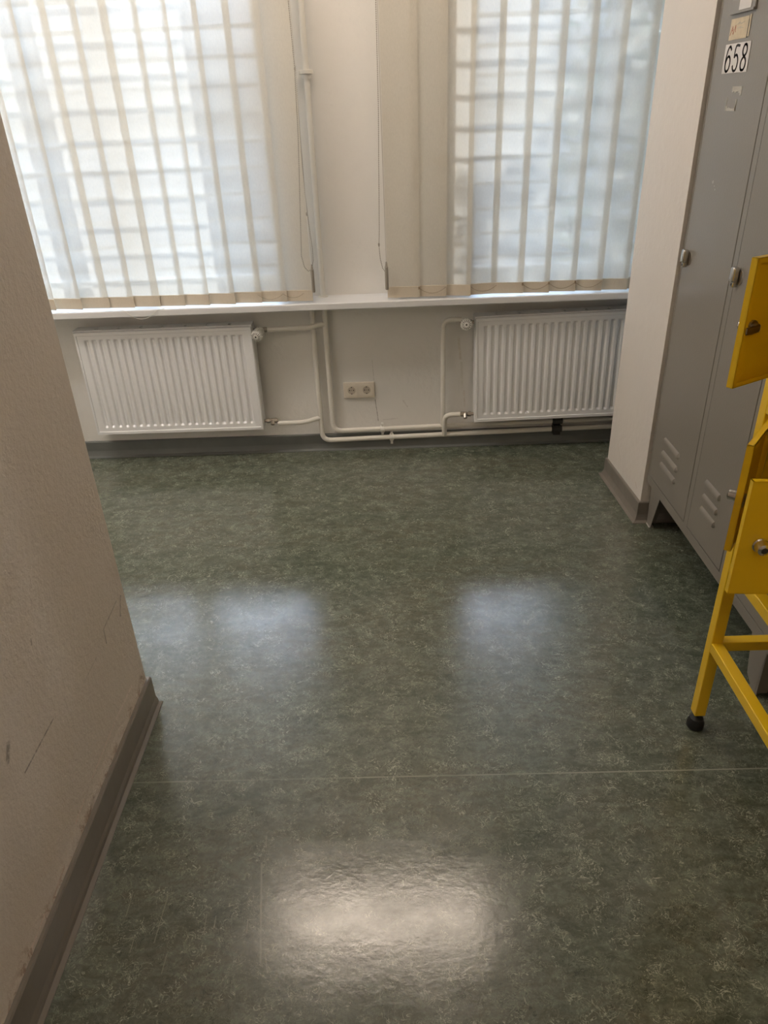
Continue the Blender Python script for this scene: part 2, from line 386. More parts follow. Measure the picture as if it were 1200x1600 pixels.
# windows
def window(name, x0, x1):
    yf0, yf1 = D+.20, D+.26
    bm = B()
    box(bm, x0, x0+.055, yf0, yf1, WZ0, WZ1); box(bm, x1-.055, x1, yf0, yf1, WZ0, WZ1)
    box(bm, x0, x1, yf0, yf1, WZ0, WZ0+.06); box(bm, x0, x1, yf0, yf1, WZ1-.06, WZ1)
    xm = (x0+x1)/2; box(bm, xm-.05, xm+.05, yf0, yf1, WZ0, WZ1)
    w = struct(name, bm, 'win_frame')
    for a, b in ((x0+.055, xm-.05), (xm+.05, x1-.055)):
        bm = B(); box(bm, a, b, yf0+.025, yf0+.031, WZ0+.06, WZ1-.06); obj('glass_pane', bm, 'glass', w)
    bm = B(); box(bm, xm-.03, xm-.012, yf0-.012, yf0, 1.5, 1.56, .002); box(bm, xm-.03, xm-.012, yf0-.035, yf0-.022, 1.44, 1.56, .004); box(bm, xm-.025, xm-.017, yf0-.025, yf0, 1.53, 1.55)
    obj('window_handle', bm, 'chrome', w)
for i, (a, b) in enumerate(WIN): window('window_%d' % (i+1), a, b)

# security grilles outside
def grille(x0, x1, label):
    t = thing('window_grille', label, 'window grille', (0, D+.33, 0), group='horizontal window bars')
    y = 0
    for x in (x0+.02, x1-.02):
        bm = B(); box(bm, x-.012, x+.012, y-.006, y+.006, WZ0-.02, WZ1+.04); obj('upright', bm, 'steel', t)
    k = 0
    while True:
        z = .84+.108*k
        if z > WZ1: break
        bm = B(); box(bm, x0-.01, x1+.01, y-.009, y+.009, z-.009, z+.009, .002, 1); obj('bar', bm, 'steel', t); k += 1
grille(*WIN[0], 'steel bars seen as grey lines through the left blind')
grille(*WIN[1], 'steel bars seen as grey lines through the right blind')

bm = B(); box(bm, -60, 60, D+WT, D+90, -1.2, -1.0); struct('ground', bm, 'ground')

# shrub outside the right window: it shades the right and lower part of that blind, single leaves show on the blind
def shrub():
    t = thing('shrub', 'leafy shrub outside the right window, its leaf shadows on the upper left of the blind', 'shrub', (2.1, 4.95, -1.0))
    rr = random.Random(11)
    bm = B()
    for k in range(9):
        a = rr.uniform(0, 2*PI); tx, ty = rr.uniform(-.6, .2), rr.uniform(-.3, .3); h = rr.uniform(2.4, 3.7)
        tube(bm, fillet([(.05*math.cos(a), .05*math.sin(a), 0), (tx*.3, ty*.4, h*.5), (tx, ty, h)], .6, 5), [.018-.001*i for i in range(8)], 6)
    obj('stem', bm, 'stem', t, smooth=True)
    bm = B()
    def leaf(c, L):
        R_ = Euler((rr.uniform(-1.2, 1.2), rr.uniform(-1.0, 1.0), rr.uniform(0, 6.28))).to_matrix()
        pts = [(0, 0, 0), (.32, .25, .03), (.35, .6, .05), (0, 1, 0), (-.35, .6, .05), (-.32, .25, .03)]
        v = [bm.verts.new(Vector(c)+R_ @ Vector((x*L, y*L, z*L))) for x, y, z in pts]
        bm.faces.new((v[0], v[1], v[2], v[3])); bm.faces.new((v[0], v[3], v[4], v[5]))
    n = 0
    while n < 3000:
        x, y, z = rr.uniform(-1.05, .25), rr.uniform(-.4, .4), rr.uniform(.5, 3.9)
        # where this leaf's shadow falls on the blind
        q = (4.95+y-3.22)/.80; sx, sz = 2.1+x-.40*q, z-1.0-.33*q
        edge = .66+.05*math.sin(sz*9); top = 1.30+.06*math.sin(sx*14)
        if sx < edge and sz > top:
            if rr.random() > .10 or sx < .40: continue
        if sx < .15: continue
        inner = sx < .62 and sz > 1.28; leaf((x, y, z), rr.uniform(.05, .08) if inner else rr.uniform(.065, .115)); n += 1
    obj('foliage', bm, 'leaf', t)
shrub()

# ------------------------------------------------------------------ vertical blinds
BY = D-.135; BZ0, BZ1 = .766, 2.62
SW, PITCH = .140, .1115
def beads(bm, pts, r=.0021, step=.0062, cord=.0007):
    pts = [Vector(p) for p in pts]; tube(bm, pts, cord, 5)
    L = 0
    for a, b in zip(pts, pts[1:]):
        seg = (b-a).length
        while L < seg:
            c = a+(b-a)*(L/seg)
            bmesh.ops.create_icosphere(bm, subdivisions=1, radius=r, matrix=Matrix.Translation(c)); L += step
        L -= seg
def sag(a, b, d, n=10):
    a, b = Vector(a), Vector(b)
    return [a.lerp(b, i/n)-Vector((0, 0, d*4*(i/n)*(1-i/n))) for i in range(n+1)]
def blind(label, centers, chains_low, tilts):
    t = thing('vertical_blind', label, 'blind', (0, BY, BZ0), group='vertical slat blinds')
    z1 = BZ1-BZ0
    bm = B(); box(bm, min(centers)-.08, max(centers)+.08, -.02, .022, z1+.03, z1+.06, .003); obj('head_rail', bm, 'lamp_body', t)
    pos = []
    for i, (cx, (ang, sc)) in enumerate(zip(centers, tilts)):
        a = math.radians(ang); hw = SW/2*sc
        z0 = random.uniform(-.0015, .002); sway = random.uniform(-.003, .003)
        bm = B(); nx, nz = 6, 24; g = []
        for iz in range(nz+1):
            q = iz/nz; z = z0+.047+(z1-z0-.047)*q
            row = []
            for ix in range(nx+1):
                s = ix/nx*2-1
                bow = .0022*(1-s*s); l = s*hw
                row.append(bm.verts.new((cx+l*math.cos(a)+sway*(1-q), l*math.sin(-a)+bow, z)))
            g.append(row)
        for iz in range(nz):
            for ix in range(nx): bm.faces.new((g[iz][ix], g[iz][ix+1], g[iz+1][ix+1], g[iz+1][ix]))
        sl = obj('slat', bm, 'slat', t, smooth=True)
        bm = B(); vs_ = box(bm, -hw, hw, -.0018, .0018, z0, z0+.047, .0015, 2)
        bmesh.ops.transform(bm, matrix=Matrix.Translation((cx+sway, .001, 0)) @ Matrix.Rotation(-a, 4, 'Z'), verts=bm.verts[:])
        obj('weight_pocket', bm, 'pocket', sl)
        bm = B(); box(bm, cx-.010, cx+.010, -.003, .003, z1-.01, z1+.032, .001); obj('hanger', bm, 'clip', sl)
        pos.append((cx+sway, a, z0, hw))
    for k in chains_low:           # bead chain linking the bottom weights, hanging in scallops in front of the hem
        (xa, aa, za, ha), (xb, ab, zb, hb) = pos[k], pos[k+1]
        A = (xa+ha*math.cos(aa)-.004, -.013, .040); Bq = (xb+hb*math.cos(ab)-.004, -.013, .040)
        if xb < xa: A = (xa-ha*math.cos(aa)+.01, -.013, .040); Bq = (xb-hb*math.cos(ab)+.01, -.013, .040)
        bm = B(); beads(bm, sag(A, Bq, .024), .0019, .0056); 
        box(bm, A[0]-.003, A[0]+.003, -.0145, -.008, .034, .046, .001); obj('spacer_chain', bm, 'scallop', t)
    return t
cL = [-.400-PITCH*k for k in range(12)]
tL = [(5, 1), (6, 1), (5, 1), (9, .94), (9, .94), (4, 1), (6, 1), (5, 1), (6, 1), (12, .95), (14, .93), (6, 1)]
left = blind('left vertical fabric blind, bar shadows across its slats, above the left radiator', cL, (), tL)
cR = [.064+PITCH*k for k in range(13)]
tR = [(4, 1), (5, 1), (14, .93), (-7, .96), (7, 1), (8, 1), (8, 1), (9, 1), (9, 1), (8, 1), (8, 1), (8, 1), (8, 1)]
right = blind('right vertical fabric blind, beige at its left edge, above the right radiator', cR, (0, 2, 4, 5, 6), tR)
# bead chains scalloping in front of the left hem, barely seen, and one loop fallen below it
for a, b, d in ((-.57, -.46, .022), (-.46, -.37, .018)):
    bm = B(); beads(bm, sag((a, -.012, .036), (b, -.012, .036), d), .0013, .005); obj('spacer_chain', bm, 'scallop', left)
bm = B(); beads(bm, [(-1.175, -.012, -.008), (-1.150, -.0275, -.010)]+sag((-1.146, -.0285, -.016), (-1.022, -.0285, -.016), .030, 14)+[(-1.015, -.0275, -.010), (-.985, -.012, -.008)], .0017, .0045, .001); obj('fallen_chain', bm, 'knob', left)

def cords(t, paths, cord_path, weight_at, knot=None):
    for p in paths:
        bm = B(); beads(bm, [(x, y, z-BZ0) for x, y, z in p], .0021, .0068); obj('bead_chain', bm, 'chainm', t)
    for c in cord_path:
        bm = B(); tube(bm, [(x, y, z-BZ0) for x, y, z in c], .0010, 6); obj('pull_cord', bm, 'cord', t)
    x, y, z = weight_at
    bm = B(); lathe(bm, [(0, .002), (.004, .0035), (.020, .0055), (.022, .0075), (.112, .0075), (.116, .006)], (x, y, z-BZ0+.116), (0, 0, -1), 14)
    obj('cord_weight', bm, 'weight', t, smooth=True)
    if knot:
        for k in knot:
            bm = B(); bmesh.ops.create_icosphere(bm, subdivisions=2, radius=.0055, matrix=Matrix.Translation((k[0], k[1], k[2]-BZ0)) @ Matrix.Diagonal((.7, .7, 1.4, 1)))
            obj('chain_connector', bm, 'weight', t, smooth=True)
Cy = -.016
cords(left, [[(-.333, Cy, 2.64), (-.333, Cy, 1.85), (-.330, Cy, 1.64), (-.338, Cy, 1.40), (-.352, Cy, 1.18), (-.362, Cy, 1.02), (-.366, Cy, .955), (-.357, Cy, .91), (-.342, Cy, .893), (-.327, Cy, .90), (-.318, Cy, .935), (-.317, Cy, .98), (-.322, Cy, 1.05), (-.330, Cy, 1.20), (-.330, Cy, 1.40), (-.327, Cy, 1.64)]],
      [[(-.329, Cy-.003, 2.64), (-.327, Cy-.003, 1.62), (-.332, Cy-.003, 1.30), (-.322, Cy-.003, .925)]], (-.326, Cy-.003, .805), [(-.329, Cy, 1.63), (-.329, Cy, 1.12)])
cords(right, [[(-.014, Cy, 2.64), (-.016, Cy, 1.85), (-.020, Cy, 1.5), (-.028, Cy, 1.25), (-.034, Cy, 1.05), (-.038, Cy, .985), (-.034, Cy, .93), (-.026, Cy, .895), (-.015, Cy, .878), (-.006, Cy+.006, .878)]],
      [[(-.012, Cy-.003, 2.64), (-.012, Cy-.003, 1.5), (-.010, Cy-.003, .925)], [(-.009, Cy-.003, 2.64), (-.010, Cy-.003, .925)]], (-.010, Cy-.003, .805), [(-.038, Cy, .99)])

# ------------------------------------------------------------------ radiators
def ribbed_panel(W, H):
    """front skin of a panel radiator: vertical channels pressed into it, in x 0..W, z 0..H, facing -y"""
    bm = B(); p = 1/30.0; n = int((W-.05)/p); x0 = (W-n*p)/2
    xs = [0, .004, .012, .014, x0]
    for i in range(n):
        a = x0+i*p; xs += [a+p*.16, a+p*.26, a+p*.38, a+p*.62, a+p*.74, a+p*.84, a+p]
    xs += [W-.014, W-.012, W-.004, W]; xs = sorted(set(round(x, 5) for x in xs))
    zs = [0, .004, .016, .018, .034, .036, .044, .048, H-.048, H-.044, H-.036, H-.034, H-.018, H-.016, H-.004, H]
    def depth(x, z):
        if x <= 0 or x >= W or z <= 0 or z >= H: return .010
        if x < .0045 or x > W-.0045 or z < .0045 or z > H-.0045: return .0
        if x < .0125 or x > W-.0125 or z < .0165 or z > H-.0165: return .0
        b = .004
        if x0 < x < W-x0:
            u = ((x-x0)/p) % 1; ch = max(0, min(1, (.5-abs(u-.5)-.18)/.20))
            v = max(0, min(1, (min(z, H-z)-.036)/.008))
            b += .0095*ch*v
        return b
    g = [[bm.verts.new((x, depth(x, z), z)) for x in xs] for z in zs]
    for a, b in zip(g, g[1:]):
        for i in range(len(xs)-1): bm.faces.new((a[i], a[i+1], b[i+1], b[i]))
    return bm
def radiator(label, x0, z0, W, tilt, valve_x, side, group='white panel radiators'):
    t = thing('radiator', label, 'radiator', (x0, D-.105, z0), group)
    t.rotation_euler = (0, math.radians(tilt), 0)
    H, T = .5, .075
    obj('front_panel', ribbed_panel(W, H), 'radiator', t, smooth=True)
    bm = B(); box(bm, .002, W-.002, T-.004, T, .004, H-.004); obj('back_panel', bm, 'radiator', t)
    for s in (-1, 1):
        bm = B(); xa = 0 if s < 0 else W-.010
        box(bm, xa, xa+.010, .009, T+.001, .006, H+.004, .0015); obj('side_cover', bm, 'radiator', t)
    bm = B(); top = H+.002; n = 7; sp = W/8.0
    # top cover as strips between the slots, so that the slots are open
    edges = [.001]
    box(bm, .0, W, .004, .020, top, top+.004, .001); box(bm, 0, W, .052, T, top, top+.004, .001)
    xs = [.0]+sum([[sp*(k+1)-.006, sp*(k+1)+.006] for k in range(n)], [])+[W]
    for a, b in zip(xs[::2], xs[1::2]): box(bm, a, b, .0195, .0525, top, top+.004)
    obj('top_grille', bm, 'radiator', t)
    bm = B(); box(bm, .01, W-.01, .015, T-.006, .02, H-.015); obj('convector_core', bm, 'slit', t)
    # valves at the pipe end
    s = 1 if valve_x > W/2 else -1
    yv = .045
    for zz, nm in ((H-.028, 'thermostatic_valve'), (.030, 'return_valve')):
        bm = B()
        lathe(bm, [(0, .008), (.012, .008), (.012, .0125), (.026, .0125), (.026, .009), (.036, .0115), (.046, .0115), (.048, .0125), (.060, .0125), (.061, .009), (.066, .009)], (W if s > 0 else 0, yv, zz), (s, 0, 0), 6 if nm == 'return_valve' else 12)
        if nm == 'return_valve': lathe(bm, [(0, .010), (.020, .010), (.022, .007)], ((W if s > 0 else 0)+s*.040, yv-.003, zz), (0, -.7, -.7), 8)
        v = obj(nm, bm, 'brass', t, smooth=False)
        if nm == 'thermostatic_valve':
            ax = Vector(side).normalized(); c = Vector(((W if s > 0 else 0)+s*.038, yv-.004, zz))
            bm = B(); lathe(bm, [(0, .013), (.012, .016), (.014, .020), (.022, .022), (.052, .0262), (.060, .0235), (.066, .014), (.0665, .002)], c, ax, 24)
            x_, y_ = frame_of(ax)
            for k in range(14):
                an = 2*PI*k/14; u = x_*math.cos(an)+y_*math.sin(an); w_ = ax.cross(u)
                a = c+ax*.022+u*.0208; pr = [(0, -.0018), (.0055, -.0018), (.0055, .0018), (0, .0018)]
                r1 = [bm.verts.new(a+u*o+w_*q) for o, q in pr]; r2 = [bm.verts.new(a+ax*.036+u*(o+.002)+w_*q) for o, q in pr]
                for i in range(4): bm.faces.new((r1[i], r1[(i+1) % 4], r2[(i+1) % 4], r2[i]))
                bm.faces.new(r1[::-1]); bm.faces.new(r2)
            kn = obj('thermostat_knob', bm, 'knob', v, smooth=True)
            bm = B()
            for k in range(14):
                an = 2*PI*(k+.5)/14; u = x_*math.cos(an)+y_*math.sin(an)
                tube(bm, [c+ax*.0615+u*.0205, c+ax*.0668+u*.0125], .0013, 5)
            lathe(bm, [(0, .004), (.0012, .004)], c+ax*.0664, ax, 12)
            obj('knob_slots', bm, 'dark', kn)
    # wall brackets
    for xx in (.14, W-.14):
        bm = B(); box(bm, xx-.012, xx+.012, T-.002, .105, .06, .40); obj('wall_bracket', bm, 'radiator', t)
    return t
radiator('white panel radiator under the left blind, whole in view', -1.432, .155, .808, 0.0, .808, (-.32, -1, -.25))
radiator('white panel radiator under the right blind, partly behind the wall corner', .386, .155, .80, -.9, 0, (-.05, -1, .12))

# ------------------------------------------------------------------ heating pipes
PR = .0120
py = D-.028
def clamp(bm, c, ax, w=.016):
    c = Vector(c); ax = Vector(ax)
    lathe(bm, [(-w/2, PR+.0025), (-w/2+.001, PR+.0055), (w/2-.001, PR+.0055), (w/2, PR+.0025)], c, ax, 16)
def supply():
    t = thing('heating_pipe', 'cream heating pipe with a collar, running down the pier then right along the wall', 'pipe', (0, 0, 0))
    bm = B(); xa = -.298
    tube(bm, fillet([(xa, py, 2.715), (xa, py, .106), (1.35, py, .128)], .045), PR, 14); obj('main_run', bm, 'pipe', t, smooth=True)
    bm = B(); tube(bm, fillet([(xa, py, .634), (xa-.03, py-.010, .634), (-.36, D-.06, .630), (-.560, D-.06, .627)], .025), PR*.95, 12); obj('branch', bm, 'pipe', t, smooth=True)
    bm = B(); tube(bm, fillet([(.240, py-.0, .108), (.240, py-.014, .20), (.240, py-.025, .640), (.322, D-.06, .640)], .05, 10), PR*.95, 12); obj('branch', bm, 'pipe', t, smooth=True)
    bm = B(); c = (xa, py, 1.622)
    lathe(bm, [(-.008, .016), (-.006, .024), (.006, .024), (.008, .016)], c, (0, 0, 1), 20); box(bm, xa-.030, xa-.012, py-.006, py+.006, 1.614, 1.630, .003)
    box(bm, xa+.012, xa+.026, py-.006, py+.006, 1.614, 1.630, .003); lathe(bm, [(-.022, .017), (-.009, .017)], c, (0, 0, 1), 16)
    tube(bm, [(xa, py, 1.622), (xa, D-.001, 1.622)], .005, 8)
    obj('pipe_collar', bm, 'pipe', t, smooth=True)
    bm = B(); lathe(bm, [(0, .022), (.004, .020), (.005, .010)], (xa, py, .757), (0, 0, 1), 20); obj('sill_rosette', bm, 'pipe', t, smooth=True)
    bm = B(); x = -.056; clamp(bm, (x, py, .109), (1, 0, 0), .02)
    box(bm, x-.006, x+.006, py-.008, py+.008, .118, .140, .002); box(bm, x-.006, x+.006, py-.008, py+.008, .080, .099, .002)
    tube(bm, [(x, py-.010, .134), (x, py-.004, .134)], .005, 8); tube(bm, [(x, py, .109), (x, D-.001, .109)], .005, 8)
    obj('pipe_clamp', bm, 'knob', t, smooth=True)
    bm = B(); x = .80; clamp(bm, (x, py, .122), (1, 0, 0), .05); box(bm, x-.018, x+.018, py-.012, D-.001, .110, .150, .002); obj('wall_clamp', bm, 'dark', t)
def ret():
    t = thing('heating_pipe', 'cream return pipe closest to the floor, hanging down from under the sill', 'pipe', (0, 0, 0))
    bm = B(); tube(bm, fillet([(-.356, py, .735), (-.354, py, .058), (1.35, py, .088)], .045), PR, 14); obj('main_run', bm, 'pipe', t, smooth=True)
    bm = B(); tube(bm, fillet([(-.355, py, .178), (-.375, py-.008, .178), (-.43, D-.06, .170), (-.560, D-.06, .170)], .03), PR*.95, 12); obj('branch', bm, 'pipe', t, smooth=True)
    bm = B(); tube(bm, fillet([(.248, py-.004, .066), (.248, py-.028, .182), (.322, D-.06, .184)], .055, 10), PR, 12); obj('branch', bm, 'pipe', t, smooth=True)
    bm = B(); x = -.012; clamp(bm, (x, py, .064), (1, 0, 0), .02)
    box(bm, x-.006, x+.006, py-.008, py+.008, .073, .092, .002); box(bm, x-.006, x+.006, py-.008, py+.008, .030, .055, .002)
    tube(bm, [(x, py, .064), (x, D-.001, .064)], .005, 8); tube(bm, [(x, py-.010, .088), (x, py-.004, .088)], .005, 8)
    obj('pipe_clamp', bm, 'knob', t, smooth=True)
    bm = B(); x = .80; clamp(bm, (x, py, .078), (1, 0, 0), .05); box(bm, x-.018, x+.018, py-.012, D-.001, .050, .100, .002); obj('wall_clamp', bm, 'dark', t)
supply(); ret()

# ------------------------------------------------------------------ double socket
def sockets():
    t = thing('power_socket', 'cream double power socket on the wall between the two radiators', 'power socket', (-.161, D, .305))
    bm = B(); box(bm, -.0755, .0755, -.011, 0, -.040, .040, .005, 3); obj('surround', bm, 'socket', t, smooth=True)
    for cx in (-.036, .036):
        bm = B(); S = 28; r0 = .0195
        # insert plate with a round well
        hw = .0275; ring = []; outer = []; well = []
        for k in range(S):
            a = 2*PI*k/S; c, s = math.cos(a), math.sin(a); m_ = max(abs(c), abs(s)); q = hw/m_
            outer.append(bm.verts.new((cx+c*q, -.0125, s*q))); ring.append(bm.verts.new((cx+c*r0, -.0125, s*r0)))
            well.append(bm.verts.new((cx+c*(r0-.001), -.0115, s*(r0-.001))))
        base = [bm.verts.new((v.co.x, -.010, v.co.z)) for v in outer]
        for k in range(S):
            j = (k+1) % S
            bm.faces.new((outer[k], outer[j], ring[j], ring[k])); bm.faces.new((ring[k], ring[j], well[j], well[k])); bm.faces.new((base[k], base[j], outer[j], outer[k]))
        ins = obj('insert', bm, 'socket', t)
        bm = B(); lathe(bm, [(0, .0188), (.0006, .0188)], (cx, -.0112, 0), (0, -1, 0), 28); w = obj('well', bm, 'socket_in', ins)
        bm = B()
        for dx in (-.0095, .0095): lathe(bm, [(0, .0027), (.0005, .0027)], (cx+dx, -.0119, .001), (0, -1, 0), 12)
        lathe(bm, [(0, .0016), (.0005, .0016)], (cx, -.0119, .001), (0, -1, 0), 8)
        for dz in (-.0165, .0165): box(bm, cx-.0028, cx+.0028, -.0128, -.0118, dz-.002, dz+.002)
        obj('contact_holes', bm, 'dark', ins)
sockets()

# ------------------------------------------------------------------ grey locker
DIG = {'6': [(.82, .86), (.62, .98), (.40, .97), (.20, .80), (.10, .50), (.12, .20), (.30, .03), (.55, .0), (.78, .10), (.88, .30), (.80, .50), (.58, .60), (.35, .57), (.18, .42), (.11, .30)],
       '5': [(.85, .98), (.28, .98), (.20, .56), (.42, .63), (.68, .58), (.86, .40), (.84, .18), (.66, .02), (.40, .0), (.20, .08), (.12, .20)],
       '8': [(.50, .53), (.25, .64), (.18, .80), (.30, .95), (.50, 1.0), (.70, .95), (.82, .80), (.75, .64), (.50, .53), (.20, .40), (.12, .20), (.28, .03), (.50, .0), (.72, .03), (.88, .20), (.80, .40), (.50, .53)]}
def smooth_poly(pts, n=4):
    out = []
    for i in range(len(pts)-1):
        p0 = pts[max(i-1, 0)]; p1 = pts[i]; p2 = pts[i+1]; p3 = pts[min(i+2, len(pts)-1)]
        for k in range(n):
            t = k/n
            out.append(tuple(.5*((2*p1[j])+(-p0[j]+p2[j])*t+(2*p0[j]-5*p1[j]+4*p2[j]-p3[j])*t*t+(-p0[j]+3*p1[j]-3*p2[j]+p3[j])*t**3) for j in (0, 1)))
    out.append(pts[-1]); return out
def ribbon(bm, pts, w, place, h=.0004):
    for (a, b) in zip(pts, pts[1:]):
        d = Vector((b[0]-a[0], b[1]-a[1])); L = d.length or 1e-6; d /= L; n = Vector((-d.y, d.x))*w/2; e = d*w*.25
        q = [Vector(a)-e+n, Vector(b)+e+n, Vector(b)+e-n, Vector(a)-e-n]
        lo = [bm.verts.new(place(p.x, p.y, 0)) for p in q]; hi = [bm.verts.new(place(p.x, p.y, h)) for p in q]
        for i in range(4): bm.faces.new((lo[i], lo[(i+1) % 4], hi[(i+1) % 4], hi[i]))
        bm.faces.new(hi); bm.faces.new(lo[::-1])
LF = .981; LY0, LY1, LZ0, LZ1 = 1.500, 2.541, .18, 1.93
def locker():
    t = thing('metal_locker', 'tall grey three-door metal locker numbered 658, against the right wall', 'locker', (LF, LY0, 0))
    F = 0.0; W = LY1-LY0
    fr = .012
    doors = [(2.160, 2.529), (1.856, 2.129), (1.535, 1.820)]
    bm = B()               # carcass: sides, top, bottom, back, and the frame between the doors
    d = .475
    box(bm, F+.016, d, 0, .012, LZ0, LZ1); box(bm, F+.016, d, W-.012, W, LZ0, LZ1)
    box(bm, F+.016, d, 0, W, LZ0, LZ0+.012); box(bm, F+.016, d, 0, W, LZ1-.012, LZ1); box(bm, d-.01, d, 0, W, LZ0, LZ1)
    zd0, zd1 = .217, LZ1-.03
    ys = [LY1]+[v for a, b in doors for v in (b, a)]+[LY0]
    for a, b in zip(ys[::2], ys[1::2]):     # uprights
        box(bm, F, F+.018, b-LY0+.0012, a-LY0-.0012, zd0-.002, zd1+.002)
    box(bm, F, F+.018, 0, W, LZ0, zd0-.0015); box(bm, F, F+.018, 0, W, zd1+.0015, LZ1)
    obj('body', bm, 'locker', t)
    bm = B(); box(bm, F+.012, F+.0155, .006, W-.006, LZ0+.01, LZ1-.02); obj('door_rebate', bm, 'locker_edge', t)
    for i, (a, b) in enumerate(doors):
        a -= LY0; b -= LY0
        bm = B(); box(bm, F-.001, F+.010, a+.0012, b-.0012, zd0+.001, zd1-.001, .0018, 2)
        dr = obj('door', bm, 'locker', t)
        c = (a+b)/2+(.013 if i == 0 else .005); hw = .078 if i == 0 else .058
        for z in ((.402, .351, .305), (.422, .372, .327), (.42, .37, .325))[i]:
            bm = B()                  # a pressed louvre: a half-round hood, open below
            n = 18; pr = [(-.001, .014), (-.0055, .0105), (-.0085, .004), (-.0085, -.004), (-.0045, -.0085), (-.001, -.0085)]
            r = []
            for k in range(n+1):
                s = k/n*2-1; e = min(1, (1-abs(s))*9+.12); yy = c+s*hw
                r.append([bm.verts.new((F+p*e, yy, z+q*(.35+.65*e))) for p, q in pr])
            for u, v in zip(r, r[1:]):
                for j in range(len(pr)-1): bm.faces.new((u[j], u[j+1], v[j+1], v[j]))
            obj('louvre', bm, 'locker', dr, smooth=True)
        # turn lock near the far edge
        ly = (2.487, 2.108, 1.80)[i]-LY0; lz = (1.026, 1.042, 1.04)[i]
        bm = B()
        lathe(bm, [(0, .0205), (.002, .020), (.003, .016)], (F, ly-.012, lz), (-1, 0, 0), 20)
        plate = obj('lock_plate', bm, 'brass', dr, smooth=True)
        bm = B(); box(bm, F-.023, F-.003, ly-.012, ly+.010, lz-.014, lz+.028, .006, 3)
        box(bm, F-.017, F-.003, ly-.008, ly+.007, lz-.028, lz-.010, .003, 2)
        obj('turn_handle', bm, 'chrome', plate, smooth=True)
        bm = B(); box(bm, F-.0182, F-.0165, ly-.003, ly+.001, lz-.023, lz-.016); obj('keyhole', bm, 'dark', plate)
        if i == 0:
            def card(nm, y0, y1, z0, z1, m, x=-.0018, skew=0.0, par=dr):
                b_ = B(); box(b_, F+x-.0006, F+x, y0-LY0, y1-LY0, z0, z1)
                if skew:
                    for v in b_.verts: v.co.z += skew*(v.co.y-(y0-LY0))
                return obj(nm, b_, m, par)
            nl = card('number_label', 2.291, 2.455, 1.542, 1.613, 'paper')
            b_ = B(); place = lambda u, v, h: (F-.0024-h, 2.449-LY0-u, 1.547+v)
            for k, ch in enumerate('658'):
                pts = smooth_poly([(x*.040+.006+k*.051, y*.060) for x, y in DIG[ch]] if ch != '5' else [(x*.040+.006+k*.051, y*.060) for x, y in DIG[ch]], 4 if ch != '5' else 3)
                ribbon(b_, pts, .0062, place)
            obj('digits', b_, 'ink', nl)
            tg = card('name_tag', 2.330, 2.444, 1.622, 1.672, 'tag'); card('tag_backing', 2.316, 2.325, 1.624, 1.674, 'tag')
            card('tag_gap', 2.3255, 2.3295, 1.622, 1.664, 'dark')
            b_ = B(); place2 = lambda u, v, h: (F-.0025-h, 2.438-LY0-u, 1.632+v)
            for p in ([(0, .002), (.012, .022), (.018, .004)], [(.020, .004), (.030, .024), (.034, .008)], [(.006, .012), (.018, .014)]): ribbon(b_, p, .0022, place2)
            obj('red_scribble', b_, 'red', tg)
            b_ = B()
            for p in ([(.040, .026), (.052, .030), (.064, .025), (.082, .029)], [(.046, .016), (.062, .018), (.076, .015)]): ribbon(b_, p, .0014, place2)
            obj('pencil_mark', b_, 'glue', tg)
            # card holder: a folded lip with a slip of paper in it
            b_ = B(); box(b_, F-.007, F-.001, 2.296-LY0, 2.450-LY0, 1.686, 1.7165, .002); box(b_, F-.010, F-.001, 2.296-LY0, 2.450-LY0, 1.682, 1.688, .001); obj('card_holder', b_, 'locker', dr)
            card('holder_slip', 2.318, 2.394, 1.689, 1.712, 'paper', -.0075)
            b_ = B(); rr = random.Random(4)
            for k in range(7):
                y = 2.362-.0088*k-LY0; h = rr.uniform(.010, .022); box(b_, F-.0020, F-.0010, y-.0095, y, 1.508-h, 1.509)
            obj('torn_label', b_, 'glue', dr)
            b_ = B()
            for k in range(9):
                y = 2.392-.0078*k-LY0; h = rr.uniform(.004, .013); box(b_, F-.0020, F-.0010, y-.0078, y, 1.449, 1.450+h)
            box(b_, F-.0020, F-.0010, 2.386-LY0, 2.389-LY0, 1.45, 1.482); box(b_, F-.0020, F-.0010, 2.321-LY0, 2.327-LY0, 1.45, 1.478)
            obj('torn_label', b_, 'glue', dr)
            b_ = B()
            for y, z, s in ((2.389, 1.262, .006), (2.374, 1.252, .003), (2.366, 1.243, .004)): lathe(b_, [(0, s*.8), (.0005, s*.5)], (F-.001, y-LY0, z), (-1, 0, 0), 7)
            obj('paint_chip', b_, 'glue', dr)
    # four tapering sheet legs, set back a little under the frame
    for (ya, yb, s) in ((W-.005, W-.115, -1), (.045, .145, 1)):
        for xx in (.018, d-.02):
            bm = B()
            y1a = ya+s*.012 if s < 0 else ya+.008
            prof = [(ya, LZ0), (yb, LZ0), (y1a+s*.042, .004), (y1a, .004)] if s < 0 else [(ya, LZ0), (yb, LZ0), (ya+.068, .03), (ya+.030, .004), (ya, .004)]
            a = [bm.verts.new((xx, y, z)) for y, z in prof]; b = [bm.verts.new((xx+.0025, y, z)) for y, z in prof]; n = len(prof)
            for k in range(n): bm.faces.new((a[k], a[(k+1) % n], b[(k+1) % n], b[k]))
            bm.faces.new(a); bm.faces.new(b[::-1])
            # folded side flange
            dx = .035 if xx < .1 else -.035
            q = [(xx, LZ0), (xx+dx*2.2, LZ0), (xx+dx, .004), (xx, .004)]
            a = [bm.verts.new((x, ya if z > .1 else y1a, z)) for x, z in q]; b = [bm.verts.new((x, (ya if z > .1 else y1a)+s*.0025, z)) for x, z in q]
            for k in range(4): bm.faces.new((a[k], a[(k+1) % 4], b[(k+1) % 4], b[k]))
            bm.faces.new(a); bm.faces.new(b[::-1])
